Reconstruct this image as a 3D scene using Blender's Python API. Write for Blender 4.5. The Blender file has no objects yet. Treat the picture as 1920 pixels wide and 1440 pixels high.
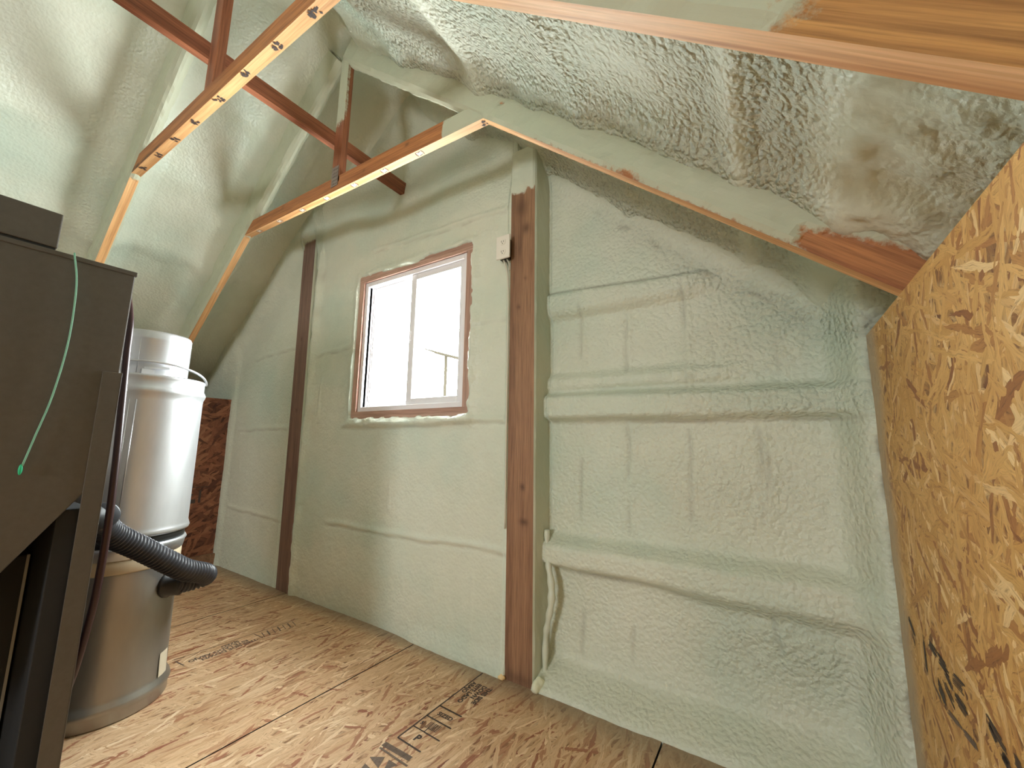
import bpy, bmesh, math, random
import numpy as np
from mathutils import Vector, Matrix

random.seed(7)
SC = bpy.context.scene
COL = SC.collection

# ------------------------------------------------------------------ camera
cam_data = bpy.data.cameras.new('camera')
cam_data.sensor_width = 36.0
cam_data.lens = 755.0 / 1920.0 * 36.0
cam_data.clip_start = 0.02
cam = bpy.data.objects.new('camera', cam_data)
COL.objects.link(cam)
cam.matrix_world = Matrix(((0.84082853, 0.06790793, 0.53702505, 0.0),
                           (0.54110167, -0.13240506, -0.83046847, 0.0),
                           (0.01470944, 0.98886673, -0.14807505, 1.0),
                           (0, 0, 0, 1)))
SC.camera = cam

# ------------------------------------------------------------------ light
SKY = 30.0
world = bpy.data.worlds.new('overcast_sky')
SC.world = world
world.use_nodes = True
wn = world.node_tree
bg = wn.nodes['Background']
bg.inputs['Color'].default_value = (0.95, 0.99, 1.0, 1)
bg.inputs['Strength'].default_value = SKY


def portal(name, loc, rot, sx, sy):
    l = bpy.data.lights.new(name, 'AREA')
    l.shape = 'RECTANGLE'
    l.size, l.size_y = sx, sy
    l.cycles.is_portal = True
    o = bpy.data.objects.new(name, l)
    o.location = loc
    o.rotation_euler = rot
    COL.objects.link(o)


portal('window_daylight', (-1.777, 1.80, 1.62), (math.radians(-90), 0, 0), 0.9, 0.9)
portal('back_fill_daylight', (-1.0, -3.32, 1.425), (math.radians(90), 0, 0), 0.75, 0.7)  # portal at the unseen opening added behind the viewer as fill

SC.view_settings.view_transform = 'Standard'
SC.view_settings.look = 'None'
SC.view_settings.gamma = 1.0
SC.view_settings.use_curve_mapping = False
SC.view_settings.exposure = 0.76
SC.cycles.use_denoising = True
SC.cycles.max_bounces = 14
SC.cycles.diffuse_bounces = 9
SC.cycles.transparent_max_bounces = 16
SC.cycles.sample_clamp_indirect = 8.0

# ------------------------------------------------------------------ noise (numpy)


def _hash(ix, iy, seed):
    h = (ix.astype(np.int64) * 374761393 + iy.astype(np.int64) * 668265263 + seed * 1442695041) & 0xFFFFFFFF
    h = ((h ^ (h >> 13)) * 1274126177) & 0xFFFFFFFF
    h = h ^ (h >> 16)
    return (h & 0xFFFF) / 65535.0


def vnoise(x, y, seed=0):
    x = np.asarray(x, float)
    y = np.asarray(y, float)
    ix, iy = np.floor(x), np.floor(y)
    fx, fy = x - ix, y - iy
    ix, iy = ix.astype(np.int64), iy.astype(np.int64)
    u, v = fx * fx * fx * (fx * (fx * 6 - 15) + 10), fy * fy * fy * (fy * (fy * 6 - 15) + 10)
    a, b = _hash(ix, iy, seed), _hash(ix + 1, iy, seed)
    c, d = _hash(ix, iy + 1, seed), _hash(ix + 1, iy + 1, seed)
    return ((a + (b - a) * u) * (1 - v) + (c + (d - c) * u) * v) * 2 - 1


def fbm(x, y, scale, octv=3, seed=0, gain=0.5):
    s, amp, tot = 0.0, 1.0, 0.0
    f = 1.0 / scale
    for k in range(octv):
        s = s + amp * vnoise(x * f + 13.7 * k, y * f - 7.3 * k, seed + k * 17)
        tot += amp
        amp *= gain
        f *= 2.03
    return s / tot


def sstep(a, b, x):
    t = np.clip((np.asarray(x, float) - a) / (b - a), 0, 1)
    return t * t * (3 - 2 * t)


def bump1(x, c, w):
    return np.exp(-((x - c) / w) ** 2)


# ------------------------------------------------------------------ materials


def new_mat(name):
    m = bpy.data.materials.new(name)
    m.use_nodes = True
    nt = m.node_tree
    return m, nt, nt.nodes['Principled BSDF']


def node(nt, typ, **kw):
    n = nt.nodes.new(typ)
    for k, v in kw.items():
        setattr(n, k, v)
    return n


def lk(nt, a, b):
    nt.links.new(a, b)


def math_n(nt, op, a, b=None):
    n = node(nt, 'ShaderNodeMath', operation=op)
    for i, v in enumerate((a, b)):
        if v is None:
            continue
        if isinstance(v, (int, float)):
            n.inputs[i].default_value = v
        else:
            lk(nt, v, n.inputs[i])
    return n.outputs[0]


def mixc(nt, fac, a, b, blend='MIX'):
    n = node(nt, 'ShaderNodeMix', data_type='RGBA', blend_type=blend)
    if isinstance(fac, (int, float)):
        n.inputs[0].default_value = fac
    else:
        lk(nt, fac, n.inputs[0])
    for s, v in ((n.inputs[6], a), (n.inputs[7], b)):
        if isinstance(v, tuple):
            s.default_value = (*v, 1) if len(v) == 3 else v
        else:
            lk(nt, v, s)
    return n.outputs[2]


def ramp(nt, fac, stops):
    r = node(nt, 'ShaderNodeValToRGB')
    e = r.color_ramp.elements
    while len(e) < len(stops):
        e.new(0.5)
    for el, (p, c) in zip(e, stops):
        el.position = p
        el.color = (*c, 1) if len(c) == 3 else c
    lk(nt, fac, r.inputs[0])
    return r.outputs[0]


def noise_n(nt, vec, scale, detail=3, rough=0.55):
    n = node(nt, 'ShaderNodeTexNoise')
    n.inputs['Scale'].default_value = scale
    n.inputs['Detail'].default_value = detail
    n.inputs['Roughness'].default_value = rough
    if vec is not None:
        lk(nt, vec, n.inputs['Vector'])
    return n.outputs['Fac']


def attr_n(nt, name):
    a = node(nt, 'ShaderNodeAttribute', attribute_name=name)
    return a.outputs['Fac']


def geo_pos(nt):
    return node(nt, 'ShaderNodeNewGeometry').outputs['Position']


FOAM_A, FOAM_B, FOAM_C = (0.655, 0.69, 0.58), (0.53, 0.635, 0.54), (0.71, 0.735, 0.63)


def foam_color(nt, pos):
    n1 = noise_n(nt, pos, 1.7, 3)
    c = ramp(nt, n1, [(0.30, FOAM_B), (0.52, FOAM_A), (0.72, FOAM_C)])
    n2 = noise_n(nt, pos, 14, 3)
    return mixc(nt, math_n(nt, 'MULTIPLY', n2, 0.25), c, (0.47, 0.49, 0.38))


def foam_bump(nt, pos, strength_sock, scale=1.0):
    v = node(nt, 'ShaderNodeTexVoronoi', feature='SMOOTH_F1')
    v.inputs['Scale'].default_value = 62 * scale
    v.inputs['Smoothness'].default_value = 0.6
    # warped coordinates: runs and dribbles rather than round cells
    wrp = node(nt, 'ShaderNodeTexNoise')
    wrp.inputs['Scale'].default_value = 30 * scale
    lk(nt, pos, wrp.inputs['Vector'])
    vm = node(nt, 'ShaderNodeVectorMath', operation='MULTIPLY_ADD')
    lk(nt, wrp.outputs['Color'], vm.inputs[0])
    vm.inputs[1].default_value = (0.022, 0.022, 0.022)
    lk(nt, pos, vm.inputs[2])
    lk(nt, vm.outputs[0], v.inputs['Vector'])
    fine = noise_n(nt, pos, 150 * scale, 3, 0.6)
    h = math_n(nt, 'ADD', math_n(nt, 'MULTIPLY', v.outputs['Distance'], -1.0), math_n(nt, 'MULTIPLY', fine, 0.35))
    b = node(nt, 'ShaderNodeBump')
    b.inputs['Distance'].default_value = 0.022
    lk(nt, h, b.inputs['Height'])
    if isinstance(strength_sock, (int, float)):
        b.inputs['Strength'].default_value = strength_sock
    else:
        lk(nt, strength_sock, b.inputs['Strength'])
    return b.outputs[0]


def mat_foam(name, scale=1.0):
    m, nt, p = new_mat(name)
    pos = geo_pos(nt)
    c = foam_color(nt, pos)
    # brown crusty seams and stains carried by the 'stain' attribute
    st = attr_n(nt, 'stain')
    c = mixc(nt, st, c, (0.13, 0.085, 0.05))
    lk(nt, c, p.inputs['Base Color'])
    p.inputs['Roughness'].default_value = 0.40
    lk(nt, foam_bump(nt, pos, attr_n(nt, 'rough'), scale), p.inputs['Normal'])
    return m


def mat_osb(name, plane, strands, stops, spray_shade_col, bump=0.25, grain_rot=0.0):
    """Oriented strand board: layered random strands; plane picks the two in-plane axes."""
    m, nt, p = new_mat(name)
    pos = geo_pos(nt)
    sep = node(nt, 'ShaderNodeSeparateXYZ')
    lk(nt, pos, sep.inputs[0])
    cmb = node(nt, 'ShaderNodeCombineXYZ')
    lk(nt, sep.outputs['XYZ'.index(plane[0])], cmb.inputs[0])
    lk(nt, sep.outputs['XYZ'.index(plane[1])], cmb.inputs[1])
    wn_ = node(nt, 'ShaderNodeTexNoise')
    wn_.inputs['Scale'].default_value = 16
    wn_.inputs['Detail'].default_value = 4
    lk(nt, cmb.outputs[0], wn_.inputs['Vector'])
    wadd = node(nt, 'ShaderNodeVectorMath', operation='MULTIPLY_ADD')
    lk(nt, wn_.outputs['Color'], wadd.inputs[0])
    wadd.inputs[1].default_value = (0.022, 0.022, 0)
    lk(nt, cmb.outputs[0], wadd.inputs[2])
    cur_p = cur_t = cur_v = None
    for k, (rot, ln, wd) in enumerate(strands):
        vr = node(nt, 'ShaderNodeVectorRotate', rotation_type='Z_AXIS')
        vr.inputs['Angle'].default_value = -math.radians(rot)
        lk(nt, wadd.outputs[0], vr.inputs['Vector'])
        vm = node(nt, 'ShaderNodeVectorMath', operation='MULTIPLY_ADD')
        lk(nt, vr.outputs[0], vm.inputs[0])
        vm.inputs[1].default_value = (1 / ln, 1 / wd, 1)
        vm.inputs[2].default_value = (3.1 * k, 5.7 * k, 0)
        vo = node(nt, 'ShaderNodeTexVoronoi', voronoi_dimensions='2D')
        vo.inputs['Scale'].default_value = 1
        vo.inputs['Randomness'].default_value = 0.95
        lk(nt, vm.outputs[0], vo.inputs['Vector'])
        sc_ = node(nt, 'ShaderNodeSeparateColor')
        lk(nt, vo.outputs['Color'], sc_.inputs[0])
        pr = math_n(nt, 'SUBTRACT', sc_.outputs[0], math_n(nt, 'MULTIPLY', vo.outputs['Distance'], 0.35))
        if cur_p is None:
            cur_p, cur_t, cur_v = pr, sc_.outputs[1], vm.outputs[0]
        else:
            g = math_n(nt, 'GREATER_THAN', pr, cur_p)
            mx = node(nt, 'ShaderNodeMix', data_type='FLOAT')
            lk(nt, g, mx.inputs[0])
            lk(nt, cur_t, mx.inputs[2])
            lk(nt, sc_.outputs[1], mx.inputs[3])
            cur_t = mx.outputs[0]
            mv = node(nt, 'ShaderNodeMix', data_type='VECTOR')
            lk(nt, g, mv.inputs[0])
            lk(nt, cur_v, mv.inputs[4])
            lk(nt, vm.outputs[0], mv.inputs[5])
            cur_v = mv.outputs[1]
            cur_p = math_n(nt, 'MAXIMUM', pr, cur_p)
    c = ramp(nt, cur_t, stops)
    gr = node(nt, 'ShaderNodeVectorMath', operation='MULTIPLY')
    lk(nt, cur_v, gr.inputs[0])
    gr.inputs[1].default_value = (1.5, 9.0, 1)
    g1 = noise_n(nt, gr.outputs[0], 1.0, 4, 0.65)
    c = mixc(nt, 1.0, c, ramp(nt, g1, [(0.25, (0.72, 0.66, 0.58)), (0.5, (1, 1, 1)), (0.8, (1.1, 1.08, 1.05))]), 'MULTIPLY')
    gr2 = node(nt, 'ShaderNodeVectorMath', operation='MULTIPLY')
    lk(nt, cur_v, gr2.inputs[0])
    gr2.inputs[1].default_value = (3.0, 3.2, 1)
    g2 = noise_n(nt, gr2.outputs[0], 1.0, 5, 0.7)
    c = mixc(nt, 1.0, c, ramp(nt, g2, [(0.32, (0.42, 0.30, 0.21)), (0.45, (0.97, 0.95, 0.93)), (0.60, (1, 1, 1)), (0.72, (1.22, 1.26, 1.30))]), 'MULTIPLY')
    low = ramp(nt, cur_p, [(0.36, (0.40, 0.29, 0.20)), (0.58, (1, 1, 1))])
    c = mixc(nt, 1.0, c, low, 'MULTIPLY')
    sp = attr_n(nt, 'spray_shade')  # overspray on the wall, painted shade on the floor
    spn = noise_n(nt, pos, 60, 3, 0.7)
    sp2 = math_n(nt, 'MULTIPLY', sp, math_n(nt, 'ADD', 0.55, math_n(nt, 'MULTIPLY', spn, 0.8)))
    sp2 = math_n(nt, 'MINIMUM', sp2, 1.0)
    c = mixc(nt, sp2, c, spray_shade_col)
    lk(nt, c, p.inputs['Base Color'])
    p.inputs['Roughness'].default_value = 0.55
    b = node(nt, 'ShaderNodeBump')
    b.inputs['Strength'].default_value = bump
    b.inputs['Distance'].default_value = 0.004
    h = math_n(nt, 'ADD', cur_p, math_n(nt, 'MULTIPLY', g1, 0.5))
    lk(nt, h, b.inputs['Height'])
    lk(nt, b.outputs[0], p.inputs['Normal'])
    return m


def mat_wood(name, light, dark, knot=(0.09, 0.04, 0.02), rings=26.0, pale=None, thin=0.65):
    """Softwood with grain along local x; the 'foam' attribute turns it to sprayed foam."""
    m, nt, p = new_mat(name)
    tc = node(nt, 'ShaderNodeTexCoord').outputs['Object']
    inf = node(nt, 'ShaderNodeObjectInfo')
    off = node(nt, 'ShaderNodeVectorMath', operation='MULTIPLY_ADD')
    lk(nt, inf.outputs['Random'], off.inputs[0])
    off.inputs[1].default_value = (31.0, 17.0, 9.0)
    lk(nt, tc, off.inputs[2])
    st = node(nt, 'ShaderNodeVectorMath', operation='MULTIPLY')
    lk(nt, off.outputs[0], st.inputs[0])
    st.inputs[1].default_value = (0.9, rings, rings)
    n1 = noise_n(nt, st.outputs[0], 1.0, 3, 0.5)
    st2 = node(nt, 'ShaderNodeVectorMath', operation='MULTIPLY')
    lk(nt, off.outputs[0], st2.inputs[0])
    st2.inputs[1].default_value = (6, 170, 170)
    n2 = noise_n(nt, st2.outputs[0], 1.0, 3, 0.6)
    mid = tuple(0.5 * (a + b) for a, b in zip(light, dark))
    c = ramp(nt, n1, [(0.30, dark), (0.47, mid), (0.60, light), (0.72, mid)])
    fib = ramp(nt, n2, [(0.3, (0.62, 0.58, 0.55)), (0.6, (1.05, 1.04, 1.02))])
    c = mixc(nt, 1.0, c, fib, 'MULTIPLY')
    if pale:      # narrow edge, paler than the faces
        pc = mixc(nt, 1.0, pale, ramp(nt, n1, [(0.34, (0.66, 0.52, 0.40)), (0.50, (0.95, 0.9, 0.85)), (0.60, (1, 1, 1)), (0.70, (0.80, 0.70, 0.58))]), 'MULTIPLY')
        pc = mixc(nt, 0.55, pc, mixc(nt, 1.0, pc, fib, 'MULTIPLY'))
        c = mixc(nt, attr_n(nt, 'pale'), c, pc)
    kn = attr_n(nt, 'knot')
    c = mixc(nt, kn, c, knot)
    fo = attr_n(nt, 'foam')
    pos = geo_pos(nt)
    edge = noise_n(nt, pos, 55, 4, 0.7)
    f2 = math_n(nt, 'ADD', fo, math_n(nt, 'MULTIPLY', math_n(nt, 'SUBTRACT', edge, 0.5), 0.9))
    fr = ramp(nt, f2, [(0.38, (0, 0, 0)), (0.66, (1, 1, 1))])
    fc = foam_color(nt, pos)
    c2 = mixc(nt, fr, c, mixc(nt, thin, fc, (0.40, 0.405, 0.275)))
    lk(nt, c2, p.inputs['Base Color'])
    p.inputs['Roughness'].default_value = 0.6
    b = node(nt, 'ShaderNodeBump')
    b.inputs['Strength'].default_value = 0.25
    b.inputs['Distance'].default_value = 0.003
    lk(nt, n2, b.inputs['Height'])
    lk(nt, b.outputs[0], p.inputs['Normal'])
    return m


def mat_plain(name, col, rough=0.5, metal=0.0, mottling=0.0, scale=40, bump=0.0, stretch=(1, 1, 1)):
    m, nt, p = new_mat(name)
    tc = node(nt, 'ShaderNodeTexCoord').outputs['Object']
    st = node(nt, 'ShaderNodeVectorMath', operation='MULTIPLY')
    lk(nt, tc, st.inputs[0])
    st.inputs[1].default_value = stretch
    n1 = noise_n(nt, st.outputs[0], scale, 4, 0.6)
    dk = tuple(c * (1 - mottling) for c in col)
    lt = tuple(min(1, c * (1 + mottling)) for c in col)
    lk(nt, ramp(nt, n1, [(0.3, dk), (0.7, lt)]), p.inputs['Base Color'])
    p.inputs['Roughness'].default_value = rough
    p.inputs['Metallic'].default_value = metal
    if bump:
        b = node(nt, 'ShaderNodeBump')
        b.inputs['Strength'].default_value = bump
        b.inputs['Distance'].default_value = 0.002
        lk(nt, n1, b.inputs['Height'])
        lk(nt, b.outputs[0], p.inputs['Normal'])
    return m


def mat_glass(name):
    m = bpy.data.materials.new(name)
    m.use_nodes = True
    nt = m.node_tree
    nt.nodes.clear()
    out = node(nt, 'ShaderNodeOutputMaterial')
    tr = node(nt, 'ShaderNodeBsdfTransparent')
    tr.inputs[0].default_value = (0.96, 0.98, 0.97, 1)
    gl = node(nt, 'ShaderNodeBsdfGlossy')
    gl.inputs['Roughness'].default_value = 0.02
    lw = node(nt, 'ShaderNodeLayerWeight')
    fac = math_n(nt, 'ADD', 0.03, math_n(nt, 'MULTIPLY', math_n(nt, 'POWER', lw.outputs['Facing'], 5.0), 0.6))
    mx = node(nt, 'ShaderNodeMixShader')
    lk(nt, fac, mx.inputs[0])
    lk(nt, tr.outputs[0], mx.inputs[1])
    lk(nt, gl.outputs[0], mx.inputs[2])
    lk(nt, mx.outputs[0], out.inputs[0])
    return m


M_FOAM = mat_foam('gable_foam', 1.0)
M_FOAM_ROOF = mat_foam('roof_foam', 1.1)
STRAW = [(0.0, (0.34, 0.115, 0.062)), (0.06, (0.44, 0.20, 0.105)), (0.20, (0.60, 0.37, 0.205)),
         (0.5, (0.75, 0.525, 0.325)), (0.8, (0.65, 0.42, 0.235)), (1.0, (0.90, 0.70, 0.48))]
GOLD = [(0.0, (0.30, 0.105, 0.022)), (0.09, (0.46, 0.205, 0.05)), (0.26, (0.64, 0.36, 0.10)),
        (0.55, (0.74, 0.455, 0.155)), (0.80, (0.60, 0.315, 0.08)), (1.0, (0.90, 0.67, 0.34))]
RUST = [(0.0, (0.10, 0.03, 0.016)), (0.3, (0.20, 0.07, 0.035)), (0.65, (0.27, 0.10, 0.05)), (1.0, (0.33, 0.14, 0.07))]
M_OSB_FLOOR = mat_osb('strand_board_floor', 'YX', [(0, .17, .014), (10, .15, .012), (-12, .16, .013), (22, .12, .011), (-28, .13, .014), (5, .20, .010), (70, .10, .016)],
                      STRAW, (0.27, 0.21, 0.14))  # last colour: brown of the shade painted on the floor
M_OSB_WALL = mat_osb('strand_board_wall', 'YZ', [(5, .12, .018), (35, .11, .016), (-28, .11, .018), (70, .10, .016), (-65, .10, .015), (92, .09, .014), (18, .13, .012), (-48, .10, .014)],
                     GOLD, (0.46, 0.37, 0.26))
M_OSB_RUST = mat_osb('strand_board_rust', 'YZ', [(5, .14, .028), (35, .13, .024), (-28, .13, .026), (70, .11, .022)],
                     RUST, (0.4, 0.38, 0.26))
M_TRUSS = mat_wood('truss_lumber', (0.50, 0.205, 0.070), (0.31, 0.108, 0.037), pale=(0.78, 0.47, 0.22))
M_TRUSS_RED = mat_wood('web_lumber', (0.36, 0.130, 0.060), (0.20, 0.064, 0.030), pale=(0.62, 0.36, 0.18))
M_POST = mat_wood('post_lumber', (0.35, 0.19, 0.105), (0.205, 0.100, 0.055), thin=0.15)
M_RAFTER = mat_wood('rafter_lumber', (0.56, 0.29, 0.095), (0.34, 0.150, 0.045), pale=(0.76, 0.48, 0.26), rings=46.0)
M_POST_GREY = mat_wood('grey_post_lumber', (0.26, 0.165, 0.130), (0.165, 0.100, 0.080), thin=0.15)
M_BUCK = mat_wood('window_lumber', (0.52, 0.34, 0.27), (0.37, 0.21, 0.16))
M_VINYL = mat_plain('white_vinyl', (0.78, 0.77, 0.80), 0.35)
M_GLASS = mat_glass('window_glass')
M_DARK = mat_plain('hopper_paint', (0.082, 0.070, 0.058), 0.42, 0.0, 0.08, 60, 0.05)
M_BLACKBOX = mat_plain('housing_shade_black', (0.010, 0.010, 0.011), 0.75, 0.0, 0.1)  # also on the box that stands in for shade
M_STEEL_EDGE = mat_plain('bare_steel', (0.30, 0.30, 0.28), 0.5, 0.5)
M_GALV = mat_plain('galvanised_steel', (0.62, 0.63, 0.66), 0.34, 0.75, 0.10, 9, 0.02, (1, 1, 0.3))
M_GALV_DARK = mat_plain('dull_steel', (0.36, 0.35, 0.33), 0.36, 0.75, 0.12, 7, 0.02, (1, 1, 0.3))
M_RUBBER = mat_plain('black_rubber', (0.012, 0.012, 0.013), 0.4)
M_HOSE = mat_plain('black_hose_plastic', (0.035, 0.036, 0.045), 0.38)
M_CORD = mat_plain('maroon_cable_jacket', (0.030, 0.009, 0.011), 0.35)
M_STRING = mat_plain('green_string_fibre', (0.16, 0.36, 0.24), 0.6)
M_KNOT = mat_plain('bright_green_fibre', (0.01, 0.40, 0.18), 0.6)
M_TAN = mat_plain('tan_band', (0.62, 0.52, 0.36), 0.5)
M_STICKER = mat_plain('cream_paper', (0.72, 0.66, 0.52), 0.6)
M_OUTLET = mat_plain('ivory_plastic', (0.80, 0.76, 0.68), 0.35)
M_SLOT = mat_plain('slot_black', (0.02, 0.018, 0.016), 0.5)
M_INK = mat_plain('stamp_ink', (0.060, 0.040, 0.034), 0.7, 0, 0.3, 90)
M_INK_FADED = mat_plain('faded_stamp_ink', (0.17, 0.12, 0.09), 0.7, 0, 0.3, 90)
M_WHITE_INK = mat_plain('pale_stamp', (0.75, 0.70, 0.62), 0.7)
M_PLATE = mat_plain('nail_plate_steel', (0.30, 0.24, 0.22), 0.4, 0.7)
M_ANT = mat_plain('antenna_metal', (0.013, 0.011, 0.008), 0.9)
M_ANT.node_tree.nodes['Principled BSDF'].inputs['Specular IOR Level'].default_value = 0.0

# ------------------------------------------------------------------ mesh helpers


def link(o, parent=None):
    COL.objects.link(o)
    if parent is not None:
        o.parent = parent
        o.matrix_parent_inverse = Matrix.Translation(parent.location).inverted()
    return o


def tag(o, label=None, cat=None, group=None, kind=None):
    for k, v in (('label', label), ('category', cat), ('group', group), ('kind', kind)):
        if v:
            o[k] = v
    return o


def thing(name, loc, label, cat, group=None):
    o = bpy.data.objects.new(name, None)
    o.empty_display_size = 0.1
    o.location = loc
    COL.objects.link(o)
    return tag(o, label, cat, group)


def obj(name, bm, mat, parent=None, smooth=False, bevel=0.0, recalc=True):
    me = bpy.data.meshes.new(name)
    if recalc:
        bmesh.ops.recalc_face_normals(bm, faces=bm.faces)
    bm.to_mesh(me)
    bm.free()
    me.materials.append(mat)
    if smooth:
        me.polygons.foreach_set('use_smooth', [True] * len(me.polygons))
    o = bpy.data.objects.new(name, me)
    if bevel:
        b = o.modifiers.new('edge', 'BEVEL')
        b.width = bevel
        b.segments = 2
        b.limit_method = 'ANGLE'
    return link(o, parent)


def add_box(bm, x0, x1, y0, y1, z0, z1):
    vs = [bm.verts.new(p) for p in ((x0, y0, z0), (x1, y0, z0), (x1, y1, z0), (x0, y1, z0),
                                    (x0, y0, z1), (x1, y0, z1), (x1, y1, z1), (x0, y1, z1))]
    for f in ((3, 2, 1, 0), (4, 5, 6, 7), (0, 1, 5, 4), (1, 2, 6, 5), (2, 3, 7, 6), (3, 0, 4, 7)):
        bm.faces.new([vs[i] for i in f])
    return bm


def box(name, dims, mat, parent=None, bevel=0.0):
    return obj(name, add_box(bmesh.new(), *dims), mat, parent, bevel=bevel)


def add_prism(bm, poly, axis, a, b):
    """Extrude a polygon given in the two other axes from a to b along axis."""
    def mk(u, v, w):
        return {'X': (w, u, v), 'Y': (u, w, v), 'Z': (u, v, w)}[axis]
    lo = [bm.verts.new(mk(u, v, a)) for u, v in poly]
    hi = [bm.verts.new(mk(u, v, b)) for u, v in poly]
    bm.faces.new(lo)
    bm.faces.new(hi[::-1])
    n = len(poly)
    for i in range(n):
        bm.faces.new((lo[i], lo[(i + 1) % n], hi[(i + 1) % n], hi[i]))
    return bm


def spline(pts, per=10):
    pts = [Vector(p) for p in pts]
    P = [pts[0] * 2 - pts[1]] + pts + [pts[-1] * 2 - pts[-2]]
    out = []
    for i in range(1, len(P) - 2):
        for k in range(per):
            t = k / per
            a, b, c, d = P[i - 1], P[i], P[i + 1], P[i + 2]
            out.append(0.5 * ((2 * b) + (c - a) * t + (2 * a - 5 * b + 4 * c - d) * t * t + (3 * b - a - 3 * c + d) * t ** 3))
    out.append(pts[-1])
    return out


def add_tube(bm, pts, rad, seg=12, caps=True):
    pts = [Vector(p) for p in pts]
    n = len(pts)
    rads = rad if hasattr(rad, '__len__') else [rad] * n
    t0 = (pts[1] - pts[0]).normalized()
    up = Vector((0, 0, 1)) if abs(t0.z) < 0.9 else Vector((1, 0, 0))
    nrm = (up - t0 * up.dot(t0)).normalized()
    rings = []
    for i in range(n):
        t = (pts[min(i + 1, n - 1)] - pts[max(i - 1, 0)])
        if t.length < 1e-9:
            t = t0
        t = t.normalized()
        nrm = (nrm - t * nrm.dot(t)).normalized()
        bn = t.cross(nrm)
        rings.append([bm.verts.new(pts[i] + (nrm * math.cos(a) + bn * math.sin(a)) * rads[i])
                      for a in (2 * math.pi * k / seg for k in range(seg))])
        t0 = t
    for i in range(n - 1):
        for k in range(seg):
            bm.faces.new((rings[i][k], rings[i][(k + 1) % seg], rings[i + 1][(k + 1) % seg], rings[i + 1][k]))
    if caps:
        bm.faces.new(rings[0][::-1])
        bm.faces.new(rings[-1])
    return bm


def add_lathe(bm, prof, cx, cy, seg=72, a0=0.0, a1=2 * math.pi):
    full = abs(a1 - a0 - 2 * math.pi) < 1e-6
    cnt = seg if full else seg + 1
    rings = []
    for r, z in prof:
        rings.append([bm.verts.new((cx + r * math.cos(a0 + (a1 - a0) * k / seg), cy + r * math.sin(a0 + (a1 - a0) * k / seg), z)) for k in range(cnt)])
    for i in range(len(prof) - 1):
        for k in range(seg):
            j = (k + 1) % cnt
            bm.faces.new((rings[i][k], rings[i][j], rings[i + 1][j], rings[i + 1][k]))
    if full:
        bm.faces.new(rings[0][::-1])
        bm.faces.new(rings[-1])
    return bm


def grid_obj(name, P, mat, parent=None, keep=None, attrs=None, smooth=True):
    nu, nv = P.shape[:2]
    idx = np.arange(nu * nv).reshape(nu, nv)
    q = np.stack([idx[:-1, :-1], idx[1:, :-1], idx[1:, 1:], idx[:-1, 1:]], -1)
    if keep is not None:
        q = q[keep]
    q = q.reshape(-1, 4)
    used = np.unique(q)
    remap = np.full(nu * nv, -1)
    remap[used] = np.arange(len(used))
    V = P.reshape(-1, 3)[used]
    q = remap[q]
    me = bpy.data.meshes.new(name)
    me.vertices.add(len(V))
    me.vertices.foreach_set('co', V.astype(np.float32).ravel())
    me.loops.add(q.size)
    me.loops.foreach_set('vertex_index', q.astype(np.int32).ravel())
    me.polygons.add(len(q))
    me.polygons.foreach_set('loop_start', np.arange(0, q.size, 4, dtype=np.int32))
    me.update(calc_edges=True)
    me.polygons.foreach_set('use_smooth', [smooth] * len(me.polygons))
    for k, a in (attrs or {}).items():
        at = me.attributes.new(k, 'FLOAT', 'POINT')
        at.data.foreach_set('value', np.asarray(a, np.float32).reshape(-1)[used])
    me.materials.append(mat)
    me.validate()
    return link(bpy.data.objects.new(name, me), parent)


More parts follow.
